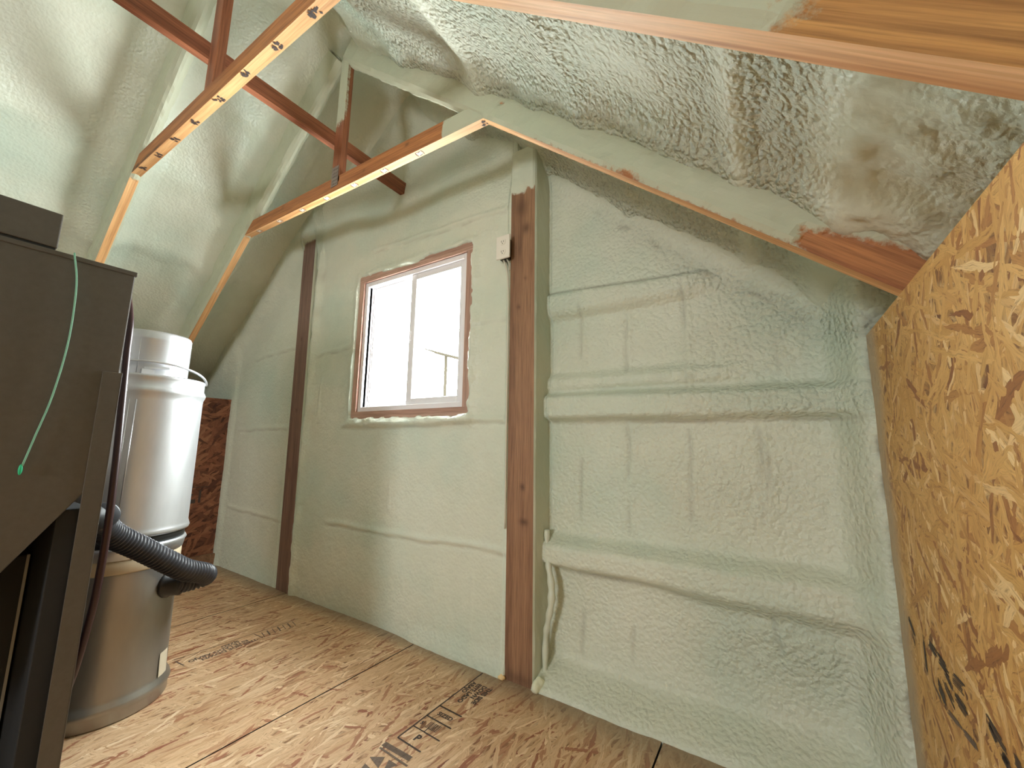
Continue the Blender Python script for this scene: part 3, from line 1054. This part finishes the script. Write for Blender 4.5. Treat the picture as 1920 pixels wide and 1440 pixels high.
vx0, vx1, vz0, vz1 = wx0 + T, wx1 - T, wz0 + T, wz1 - T
ring('window_frame', vx0, vx1, vz0, vz1, 0.030, 1.616, 1.70, win)
MID = -1.764
s1 = ring('window_sash', vx0 + 0.024, MID + 0.034, vz0 + 0.022, vz1 - 0.022, 0.034, 1.660, 1.674, win)
box('window_pane', (vx0 + 0.05, MID, 1.6615, 1.6645, vz0 + 0.05, vz1 - 0.05), M_GLASS, s1)
s2 = ring('window_sash', MID - 0.030, vx1 - 0.020, vz0 + 0.022, vz1 - 0.022, 0.044, 1.630, 1.644, win)
box('window_pane', (MID, vx1 - 0.04, 1.6315, 1.6345, vz0 + 0.05, vz1 - 0.05), M_GLASS, s2)
bm = bmesh.new()
for k in range(3):
    add_box(bm, vx0 + 0.026 + 0.009 * k, vx0 + 0.030 + 0.009 * k, 1.630 + 0.012 * k, 1.660, vz0 + 0.03, vz1 - 0.03)
obj('window_track', bm, M_VINYL, win)
box('sash_latch', (MID - 0.020, MID - 0.010, 1.622, 1.632, 1.60, 1.66), M_VINYL, win, 0.002)

# television antenna on a mast, far outside the window
ant = tag(thing('television_antenna', (-12.8, 14.0, -3.0), 'thin antenna on a pole seen through the right window pane', 'antenna'),
          None, None)
obj('mast', add_tube(bmesh.new(), [(-12.76, 14, -3.0), (-12.80, 14, 5.15)], 0.075, 10), M_ANT, ant)
bm = add_tube(bmesh.new(), [(-13.55, 14, 5.37), (-12.81, 14, 5.13), (-11.95, 14, 4.90)], 0.062, 8)
obj('boom', bm, M_ANT, ant)
for k in range(8):
    t = k / 7
    x, z = -13.5 + 1.5 * t, 5.36 - 0.45 * t
    obj('antenna_element', add_tube(bmesh.new(), [(x - 0.10, 13.4, z + 0.05), (x + 0.10, 14.6, z - 0.08)], 0.032, 6), M_ANT, ant)

# ------------------------------------------------------------------ posts


def knots_at(lst):
    def fn(loc, face):
        k = np.zeros(loc.shape[:-1])
        if face not in ('y-', 'y+'):
            return k
        for px, pz, rx, rz, amp in lst:
            k = np.maximum(k, amp * np.exp(-((loc[..., 0] - px) / rx) ** 2 - ((loc[..., 2] - pz) / rz) ** 2))
        return k
    return fn


def post_foam(P, face):
    z, x = P[..., 2], P[..., 0]
    f = sstep(2.24, 2.30, z + 0.02 * vnoise(x * 40, z * 3, 5))
    if face in ('z+', 'z-'):      # sides of the post
        f = np.maximum(f, np.where(x > -0.95, 1.0, 0.6))
    return f


# local z axis = ax x side = (0,0,1)x(0,1,0) = (-1,0,0)
post = board('timber_post', (-0.977, 1.677, 0.0), (-0.980, 1.677, 2.50), (0, 1, 0), 0.17, 0.138, M_POST, None, post_foam,
             knots_at([(0.81, -0.012, .016, .010, 1.0), (0.66, -0.020, .014, .022, .9), (2.18, 0.01, .05, .03, .7), (2.06, -0.02, .03, .02, .8), (1.66, 0.02, .012, .008, .9),
                       (1.80, -0.02, .010, .006, .8), (0.02, 0, .025, .1, .5)]), 0.010, 0.006, 2)
tag(post, 'broad brown timber post right of the window, foam over its top', 'post')


def post_l_foam(P, face):
    z, x = P[..., 2], P[..., 0]
    f = 0.5 * sstep(0.02, 0.0, x * 0 + 1) + sstep(2.48, 2.56, z)
    if face in ('z+', 'z-'):
        f = f + 1.0
    return f


post2 = board('timber_post', (-2.845, 1.677, 0.0), (-2.905, 1.677, 2.58), (0, 1, 0), 0.17, 0.155, M_POST_GREY, None, post_l_foam,
              knots_at([(1.75, 0.01, .015, .010, .9), (1.22, 0.0, .012, .010, .8), (0.8, 0.03, .012, .01, .6)]), 0.012, 0.005, 5)
tag(post2, 'slim grey-brown timber post left of the window with ragged foam edges', 'post')

# lump of foam-coated cable that swells off the side of the broad post, and its loose foam scrap
bm = bmesh.new()
pts = spline([(-0.893, 1.690, 0.62), (-0.885, 1.680, 0.53), (-0.872, 1.668, 0.47), (-0.852, 1.655, 0.40), (-0.850, 1.650, 0.33), (-0.868, 1.655, 0.25), (-0.884, 1.662, 0.17), (-0.888, 1.664, 0.02)], 8)
add_tube(bm, pts, [0.012 + 0.005 * math.sin(i * 0.9) * 0.4 + 0.004 * math.exp(-((i - 28) / 9) ** 2) for i in range(len(pts))], 12)
o = obj('foam_coated_cable', bm, M_FOAM, None, True)
for nm in ('stain', 'rough'):
    o.data.attributes.new(nm, 'FLOAT', 'POINT')
tag(o, 'bulging foam-coated cable running down beside the broad post near the floor', 'cable')


def blob(name, c, r, mat, seed, label, cat):
    bm = bmesh.new()
    bmesh.ops.create_icosphere(bm, subdivisions=3, radius=1)
    for v in bm.verts:
        k = 1 + 0.25 * float(vnoise(np.array(v.co.x * 1.7 + seed), np.array(v.co.y * 1.7 + v.co.z), seed))
        v.co = Vector((c[0] + v.co.x * r[0] * k, c[1] + v.co.y * r[1] * k, max(0.0, c[2] + v.co.z * r[2] * k)))
    o = obj(name, bm, mat, None, True)
    return tag(o, label, cat)


M_PALEFOAM = mat_plain('pale_foam', (0.78, 0.80, 0.62), 0.5, 0, 0.08, 60, 0.3)
M_YELFOAM = mat_plain('yellow_foam', (0.80, 0.58, 0.28), 0.5, 0, 0.08, 60, 0.3)
blob('foam_scrap', (-0.885, 1.600, 0.022), (0.020, 0.035, 0.026), M_PALEFOAM, 3, 'pale foam scrap at the right foot of the broad post', 'foam scrap')
blob('foam_scrap', (-1.055, 1.583, 0.008), (0.016, 0.012, 0.012), M_YELFOAM, 6, 'tiny yellowish foam scrap at the left foot of the broad post', 'foam scrap')

# outlet on the left side of the broad post
out = thing('electrical_outlet', (-1.065, 1.56, 1.905), 'ivory electrical outlet fixed to the left side of the broad post', 'outlet')
box('outlet_box', (-1.098, -1.047, 1.556, 1.60, 1.915, 2.022), M_SLOT, out, 0.003)
cp = box('cover_plate', (-1.106, -1.026, 1.545, 1.556, 1.908, 2.030), M_OUTLET, out, 0.004)
for zc in (1.995, 1.943):
    bm = add_prism(bmesh.new(), [(-1.066 + 0.017 * math.cos(a), zc + min(0.015, max(-0.015, 0.019 * math.sin(a)))) for a in (2 * math.pi * k / 20 for k in range(20))], 'Y', 1.5425, 1.547)
    rc = obj('receptacle', bm, M_OUTLET, out)
    for nm, u0, u1, v0, v1 in (('slot', -1.0735, -1.0715, -0.004, 0.006), ('slot', -1.0615, -1.0595, -0.003, 0.006), ('ground_hole', -1.0685, -1.0640, -0.011, -0.007)):
        box(nm, (u0, u1, 1.5418, 1.5426, zc + v0, zc + v1), M_SLOT, rc)
bm = add_tube(bmesh.new(), spline([(-1.080, 1.575, 1.915), (-1.066, 1.570, 1.885), (-1.056, 1.578, 1.83), (-1.054, 1.585, 1.70), (-1.053, 1.586, 1.40), (-1.055, 1.588, 1.05), (-1.056, 1.592, 0.62)], 8), 0.005, 8)
add_tube(bm, spline([(-1.060, 1.575, 1.915), (-1.050, 1.580, 1.890), (-1.055, 1.592, 1.86)], 6), 0.004, 6)
M_WIRE = mat_plain('pale_cable_jacket', (0.62, 0.60, 0.50), 0.45)
tag(obj('electrical_cable', bm, M_WIRE, None, True), 'pale cable running from the outlet down the left edge of the broad post', 'cable')

# ------------------------------------------------------------------ roof trusses
RH = 0.27                                  # rafter depth
UR = np.array([0.7676, 0.0, -0.6410])      # down the right slope
UL = np.array([-0.7608, 0.0, -0.6490])     # down the left slope


def rafter(parent, y, side, foam, seed, th=0.040, mat=None):
    if side == 'right':
        x0, x1 = -1.975, 0.46
        f = lambda x: 3.163 - 0.835 * (x + 1.912)
        n = np.array([0.6410, 0, 0.7676])
    else:
        x0, x1 = -2.010, -4.22
        f = lambda x: 3.13 + 0.853 * (x + 2.13)
        n = np.array([-0.6490, 0, 0.7608])
    a = np.array([x0, y, f(x0)]) + n * RH / 2
    b = np.array([x1, y, f(x1)]) + n * RH / 2
    # right: ax=(+,0,-), side=(0,1,0): ax x side = (+.64,0,+.77) -> up.  left: side must be -y to keep z up
    sd = (0, 1, 0) if side == 'right' else (0, -1, 0)
    return board('rafter', a, b, sd, th, RH, mat or M_TRUSS, parent, foam, None, 0.015, 0.012, seed)


def under(face):
    return face == 'z-'


def far_right(P, face):
    x, z = P[..., 0], P[..., 2]
    h = z - (3.163 - 0.835 * (x + 1.912))
    nz = fbm(x, z, 0.06, 3, 7)
    if under(face):
        return sstep(-0.93, -0.97, x) * 1.0
    patch = bump1(x, -0.33, 0.07) * sstep(0.05, 0.0, h)
    patch = np.maximum(patch, 0.9 * bump1(x, -0.83, 0.02) * bump1(h, 0.10, 0.012))
    lip = sstep(0.02, 0.005, h) * sstep(-0.9, -0.6, x) * 0.45
    wood = sstep(0.08, 0.15, x + 0.25 * (0.10 - h) + 0.05 * nz) * sstep(0.12, 0.06, h - 0.25 * (x - 0.2))
    return 1 - np.maximum(np.maximum(wood, patch * 0.7), lip)


def far_left(P, face):
    x = P[..., 0]
    if under(face):
        return 1 - sstep(-2.95, -3.02, x) * (1 - 0.45 * bump1(x, -3.35, 0.06))
    return np.ones_like(x)


def near_right(P, face):
    x, z = P[..., 0], P[..., 2]
    h = z - (3.163 - 0.835 * (x + 1.912))
    if under(face):
        return np.zeros_like(x)
    return 1 - sstep(-0.02, 0.15, x + 0.55 * (0.05 - h) + 0.05 * fbm(x, z, 0.05, 2, 3))


def near_left(P, face):
    x = P[..., 0]
    if under(face):
        return 1 - sstep(-2.90, -2.96, x)
    return np.ones_like(x)


def chord_foam_far(P, face):
    x, z = P[..., 0], P[..., 2]
    if face == 'z-':
        return np.zeros_like(x)
    return sstep(-1.17, -1.12, x + 0.01 * vnoise(z * 40, x * 0, 4))


def web_foam_far(P, face):
    x, y, z = P[..., 0], P[..., 1], P[..., 2]
    f = sstep(2.72, 2.86, z - 0.3 * (x + 1.95))
    if face == 'y-' or face == 'y+':
        return f
    return 0.55 * f * (y < 1.19)


def marks(parent, pts, y0, y1, kind):
    """Small printed marks on the underside of a tie, one part each. pts = (x, z under)."""
    yc = 0.5 * (y0 + y1)
    for x, z in pts:
        bk = bmesh.new()
        zz = z - 0.0012

        def quad(q, pale=0):
            bk.faces.new([bk.verts.new(p) for p in q]).material_index = pale
        if kind == 'bracket':
            for sg in (-1, 1):
                for k in range(5):
                    a0, a1 = -0.9 + 0.36 * k, -0.9 + 0.36 * (k + 1)
                    quad([(x + sg * (0.008 + r * math.cos(a) * 0.6), yc + r * math.sin(a) * 0.75, zz) for a, r in ((a0, 0.018), (a1, 0.018), (a1, 0.025), (a0, 0.025))])
            for k in range(4):
                xx = x - 0.012 + 0.0075 * k
                quad([(xx + dx, yc + dy, zz) for dx, dy in ((-.0028, -.013), (.0028, -.010), (.0028, .012), (-.0028, .010))], 1)
            quad([(x + dx, yc + dy, zz - 0.0004) for dx, dy in ((-.010, .010), (.012, .006), (.012, .009), (-.010, .013))])
            quad([(x + dx, yc + dy, zz - 0.0004) for dx, dy in ((-.006, -.009), (.010, -.012), (.010, -.009), (-.006, -.006))])
        else:
            for k in range(9):
                xx, yy = x + random.uniform(-.020, .020), yc + random.uniform(-.012, .012)
                w, h = random.uniform(.003, .010), random.uniform(.003, .008)
                r = random.uniform(-.6, .6)
                quad([(xx + dx * math.cos(r) - dy * math.sin(r), yy + dx * math.sin(r) + dy * math.cos(r), zz - 0.0001 * k)
                      for dx, dy in ((-w, -h), (w, -h * .6), (w * .8, h), (-w * .7, h * .7))])
        o = obj('printed_mark', bk, M_INK, parent, recalc=False)
        o.data.materials.append(M_WHITE_INK)


def line_z(a, b):
    return lambda x: a[1] + (b[1] - a[1]) * (x - a[0]) / (b[0] - a[0])


# the truss beside the gable
tf = thing('roof_truss', (-1.97, 1.197, 1.5), 'roof truss nearest the gable wall, largely foam-coated, its tie spanning above the window', 'roof truss', 'roof trusses')
rafter(tf, 1.197, 'right', far_right, 11)
rafter(tf, 1.197, 'left', far_left, 12)
lz = line_z((-2.943, 2.402), (-0.898, 2.336))
tie = board('collar_tie', (-3.0, 1.197, lz(-3.0) + 0.0425), (-0.905, 1.197, lz(-0.905) + 0.0425), (0, 1, 0), 0.040, 0.085, M_TRUSS, tf,
            chord_foam_far, knots_at([(1.62, 0.02, .012, .008, .9), (1.30, -0.01, .01, .006, .8), (0.5, 0.02, .02, .012, .5)]), 0.012, 0.006, 13)
mk = [(x, lz(x)) for x in (-2.82, -2.56, -2.30, -2.05, -1.80, -1.56, -1.31)]
marks(tf, mk, 1.177, 1.217, 'bracket')
marks(tf, [(-0.925, lz(-0.925))], 1.177, 1.217, 'smudge')
web = board('king_post', (-1.952, 1.195, lz(-1.95) + 0.05), (-1.952, 1.195, 3.22), (0, 1, 0), 0.036, 0.072, M_TRUSS_RED, tf, web_foam_far, None, 0.012, 0.005, 14, None)
bm = bmesh.new()
add_box(bm, -1.985, -1.925, 1.1745, 1.1768, lz(-1.95) + 0.03, lz(-1.95) + 0.15)
for i in range(5):
    for j in range(2):
        zz, xx = lz(-1.95) + 0.042 + 0.022 * i, -1.976 + 0.026 * j
        add_box(bm, xx, xx + 0.018, 1.1728, 1.1748, zz, zz + 0.006)
obj('nail_plate', bm, M_PLATE, tf)

# the truss nearer the viewer
tn = thing('roof_truss', (-1.97, 0.58, 1.5), 'nearer roof truss of bare orange lumber, one rafter crossing the top right corner', 'roof truss', 'roof trusses')
rafter(tn, 0.58, 'right', near_right, 21, mat=M_RAFTER)
rafter(tn, 0.58, 'left', near_left, 22)


def bark_edge(loc, face):
    # a black waney edge low on the visible face, fading along the tie
    x, z = loc[..., 0], loc[..., 2]
    if face != 'y-':
        return np.zeros(x.shape)
    w = 0.004 + 0.016 * (1 - sstep(0.0, 0.75, x))
    return np.where(x < 0.75, 1.0, 0.0) * sstep(0.2, 0.9, np.exp(-((z + 0.036 - 0.018 * np.clip(x, 0, 1)) / w) ** 2) * (0.8 + 0.5 * fbm(x, z, 0.04, 2, 8)))


lz2 = line_z((-2.99, 2.468), (-1.05, 2.372))
board('collar_tie', (-3.05, 0.58, lz2(-3.05) + 0.0425), (-0.94, 0.58, lz2(-0.94) + 0.0425), (0, 1, 0), 0.040, 0.085, M_TRUSS, tn,
      None, bark_edge, 0.012, 0.005, 23)
marks(tn, [(x, lz2(x)) for x in (-2.78, -2.56, -2.33, -2.10, -1.86, -1.62, -1.39, -1.16)], 0.56, 0.60, 'smudge')
board('king_post', (-1.945, 0.580, lz2(-1.95) + 0.05), (-1.945, 0.580, 3.25), (0, 1, 0), 0.036, 0.078, M_TRUSS_RED, tn, None, None, 0.02, 0.005, 24, None)

# horizontal brace nailed along the webs
br = board('lateral_brace', (-2.048, -1.2, 2.7425), (-2.048, 1.775, 2.7425), (1, 0, 0), 0.036, 0.085, M_TRUSS_RED, None, None, None, 0.05, 0.004, 31)
tag(br, 'long reddish brace running along the roof trusses to the gable wall above the window', 'brace')

# ------------------------------------------------------------------ hopper machine
hp = thing('metal_hopper', (-1.95, -0.1, 0.0), 'dark sheet metal hopper on angle legs, at the left of the picture', 'machine')
HX0, HX1 = -2.22, -1.662
poly = [(0.368, 1.513), (0.368, 0.897), (0.068, 0.452), (-0.248, 0.452), (-0.548, 0.897), (-0.548, 1.513)]
body = obj('hopper_body', add_prism(bmesh.new(), poly, 'X', HX0, HX1), M_DARK, hp, bevel=0.003)
box('rim_flange', (HX0 - 0.006, HX1 + 0.004, -0.556, 0.372, 1.506, 1.520), M_DARK, hp, 0.002)
box('feed_box', (HX0 + 0.02, HX1 - 0.006, -0.42, 0.200, 1.530, 1.632), M_DARK, hp, 0.003)
box('gasket', (HX0 + 0.025, HX1 - 0.012, -0.415, 0.196, 1.519, 1.531), M_RUBBER, hp)
for lx, ly, sx, sy in ((HX1, 0.370, 1, 1), (HX1, -0.550, 1, -1), (HX0, 0.370, -1, 1), (HX0, -0.550, -1, -1)):
    bm = bmesh.new()
    a, b = sorted((lx, lx + sx * 0.004))
    c, d = sorted((ly + sy * 0.003, ly - sy * 0.040))
    add_box(bm, a, b, c, d, 0.0, 1.197)
    a, b = sorted((lx + sx * 0.004, lx - sx * 0.036))
    c, d = sorted((ly, ly + sy * 0.004))
    add_box(bm, a, b, c, d, 0.0, 1.197)
    obj('leg', bm, M_DARK, hp, bevel=0.0012)
hs = box('motor_housing', (-2.15, -1.86, -0.45, 0.285, 0.02, 0.66), M_BLACKBOX, hp, 0.004)
box('housing_trim', (-1.862, -1.858, 0.277, 0.283, 0.02, 0.66), M_STEEL_EDGE, hs)
box('shade_panel', (-2.10, -1.675, 0.290, 0.360, 0.02, 0.80), M_BLACKBOX, hp, 0.003)  # added black box stands in for the shadowed space beside the leg
obj('outlet_collar', add_tube(bmesh.new(), [(-1.740, 0.368, 0.757), (-1.80, 0.378, 0.754)], 0.043, 20), M_RUBBER, hp, True)

# green string hanging on the hopper
bm = add_tube(bmesh.new(), spline([(-1.655, 0.231, 1.526), (-1.652, 0.246, 1.43), (-1.652, 0.250, 1.27), (-1.652, 0.239, 1.115), (-1.652, 0.221, 1.00), (-1.652, 0.209, 0.925)], 8), 0.0022, 6)
gs = tag(obj('green_string', bm, M_STRING, None, True), 'thin green string hanging down the side of the dark hopper', 'string')
bm = bmesh.new()
bmesh.ops.create_uvsphere(bm, u_segments=10, v_segments=8, radius=1)
bm.transform(Matrix.Translation((-1.652, 0.207, 0.916)) @ Matrix.Diagonal((0.004, 0.004, 0.014, 1)))
obj('knot', bm, M_KNOT, gs, True)

# maroon cable behind the hopper corner, down to the floor
bm = add_tube(bmesh.new(), spline([(-1.86, 0.40, 1.50), (-1.790, 0.402, 1.385), (-1.766, 0.400, 1.281), (-1.733, 0.400, 1.104), (-1.703, 0.400, 0.938), (-1.682, 0.400, 0.75),
                                   (-1.692, 0.400, 0.568), (-1.719, 0.398, 0.446), (-1.752, 0.388, 0.30), (-1.84, 0.372, 0.12), (-1.93, 0.372, 0.030), (-2.01, 0.38, 0.012),
                                   (-2.005, 0.345, 0.010), (-1.96, 0.300, 0.010), (-1.90, 0.20, 0.010)], 8), 0.0095, 10)
tag(obj('power_cable', bm, M_CORD, None, True), 'dark maroon cable hanging between the hopper corner and the canister', 'cable')

# ------------------------------------------------------------------ steel canister
CX, CY = -2.232, 0.582
cn = thing('steel_canister', (CX, CY, 0), 'tall round galvanised canister standing behind the dark hopper', 'canister')
prof = [(0.0, 0.0), (0.196, 0.0), (0.200, 0.006), (0.199, 0.030), (0.203, 0.040), (0.206, 0.050), (0.203, 0.060), (0.194, 0.072), (0.190, 0.085), (0.187, 0.30), (0.186, 0.42), (0.187, 0.500), (0.187, 0.512), (0.0, 0.512)]
obj('lower_can', add_lathe(bmesh.new(), prof[1:-1], CX, CY), M_GALV_DARK, cn, True)
obj('band', add_lathe(bmesh.new(), [(0.188, 0.506), (0.190, 0.510), (0.190, 0.552), (0.188, 0.556)], CX, CY), M_TAN, cn, True)
obj('collar_ring', add_lathe(bmesh.new(), [(0.186, 0.553), (0.192, 0.556), (0.198, 0.585), (0.202, 0.592), (0.198, 0.600), (0.190, 0.602)], CX, CY), M_GALV, cn, True)
obj('gasket', add_lathe(bmesh.new(), [(0.190, 0.600), (0.193, 0.602), (0.193, 0.628), (0.190, 0.630)], CX, CY), M_RUBBER, cn, True)
up = [(0.192, 0.628), (0.204, 0.632), (0.207, 0.640), (0.204, 0.650), (0.200, 0.662), (0.199, 1.155), (0.200, 1.170), (0.205, 1.182), (0.207, 1.192), (0.203, 1.202), (0.199, 1.210), (0.199, 1.240), (0.202, 1.246), (0.199, 1.252), (0.185, 1.250)]
uc = obj('upper_can', add_lathe(bmesh.new(), up, CX, CY), M_GALV, cn, True)
bm = bmesh.new()
for da in (-0.16,):
    a = math.radians(-14.6) + da
    for k, off in enumerate((-0.010, 0.010)):
        aa = a + off / 0.2
        add_tube(bm, [(CX + 0.1980 * math.cos(aa), CY + 0.1980 * math.sin(aa), z) for z in (0.665, 1.15)], 0.003, 6)
obj('can_seam', bm, M_GALV, uc, True)
nk = obj('lid_drum', add_lathe(bmesh.new(), [(0.135, 1.248), (0.1335, 1.255), (0.1335, 1.405), (0.1345, 1.408), (0.1335, 1.412), (0.1335, 1.432), (0.130, 1.440), (0.118, 1.442)], CX, CY), M_GALV, cn, True)
a = math.radians(-30)
obj('drum_seam', add_tube(bmesh.new(), [(CX + 0.1325 * math.cos(a), CY + 0.1325 * math.sin(a), z) for z in (1.262, 1.402)], 0.0018, 6), M_GALV, nk, True)
# bail handle lying forward over the rim
ang = math.radians(-14.6)
pts = []
for k in range(33):
    t = math.pi * k / 32
    u, v = 0.203 * math.cos(t), 0.155 * math.sin(t)      # across, towards the viewer
    pts.append((CX + v * math.cos(ang) - u * math.sin(ang), CY + v * math.sin(ang) + u * math.cos(ang), 1.246 + 0.062 * math.sin(t)))
obj('bail_handle', add_tube(bmesh.new(), pts, 0.0045, 8), M_GALV, cn, True)
lt = math.radians(-14.6 + 12)
bm = add_tube(bmesh.new(), [(CX + 0.150 * math.cos(lt + q), CY + 0.150 * math.sin(lt + q), 1.282 + z) for q, z in ((-0.30, -0.004), (-0.1, 0.0), (0.10, 0.004), (0.22, 0.006))], 0.006, 8)
add_box(bm, CX + 0.134, CX + 0.152, CY - 0.06, CY - 0.02, 1.255, 1.275)
obj('latch', bm, M_GALV, cn)
# sticker
obj('sticker', add_lathe(bmesh.new(), [(0.1945, 0.078), (0.1915, 0.165)], CX, CY, 12, math.radians(41), math.radians(58)), M_STICKER, cn)
# hose port
pa = math.radians(41)
pd = Vector((math.cos(pa), math.sin(pa), 0))
pc = Vector((CX, CY, 0.425))
obj('hose_port', add_tube(bmesh.new(), [pc + pd * 0.180, pc + pd * 0.192, pc + pd * 0.193, pc + pd * 0.235], [0.052, 0.052, 0.044, 0.044], 24), M_RUBBER, cn, True)

# corrugated hose from the hopper outlet to the canister port
hp_pts = spline([(-1.745, 0.402, 0.765), (-1.805, 0.404, 0.750), (-1.850, 0.425, 0.720), (-1.890, 0.468, 0.676), (-1.925, 0.548, 0.618), (-1.952, 0.635, 0.552), (-1.978, 0.715, 0.494),
                 (-2.020, 0.795, 0.455), (-2.062, 0.820, 0.430), (-2.083, 0.795, 0.418), (-2.080, 0.745, 0.420), (-2.075, 0.720, 0.425)], 16)
cum = [0.0]
for a, b in zip(hp_pts[:-1], hp_pts[1:]):
    cum.append(cum[-1] + (b - a).length)
L = cum[-1]
N = int(L / 0.0024)
fine, rad = [], []
j = 0
for i in range(N + 1):
    s = L * i / N
    while j < len(cum) - 2 and cum[j + 1] < s:
        j += 1
    t = (s - cum[j]) / max(1e-9, cum[j + 1] - cum[j])
    fine.append(hp_pts[j].lerp(hp_pts[j + 1], t))
    rad.append(0.0365 + 0.0038 * math.sin(2 * math.pi * s / 0.0145))
tag(obj('corrugated_hose', add_tube(bmesh.new(), fine, rad, 24), M_HOSE, None, True),
    'black corrugated hose looping from the hopper to the canister', 'hose')
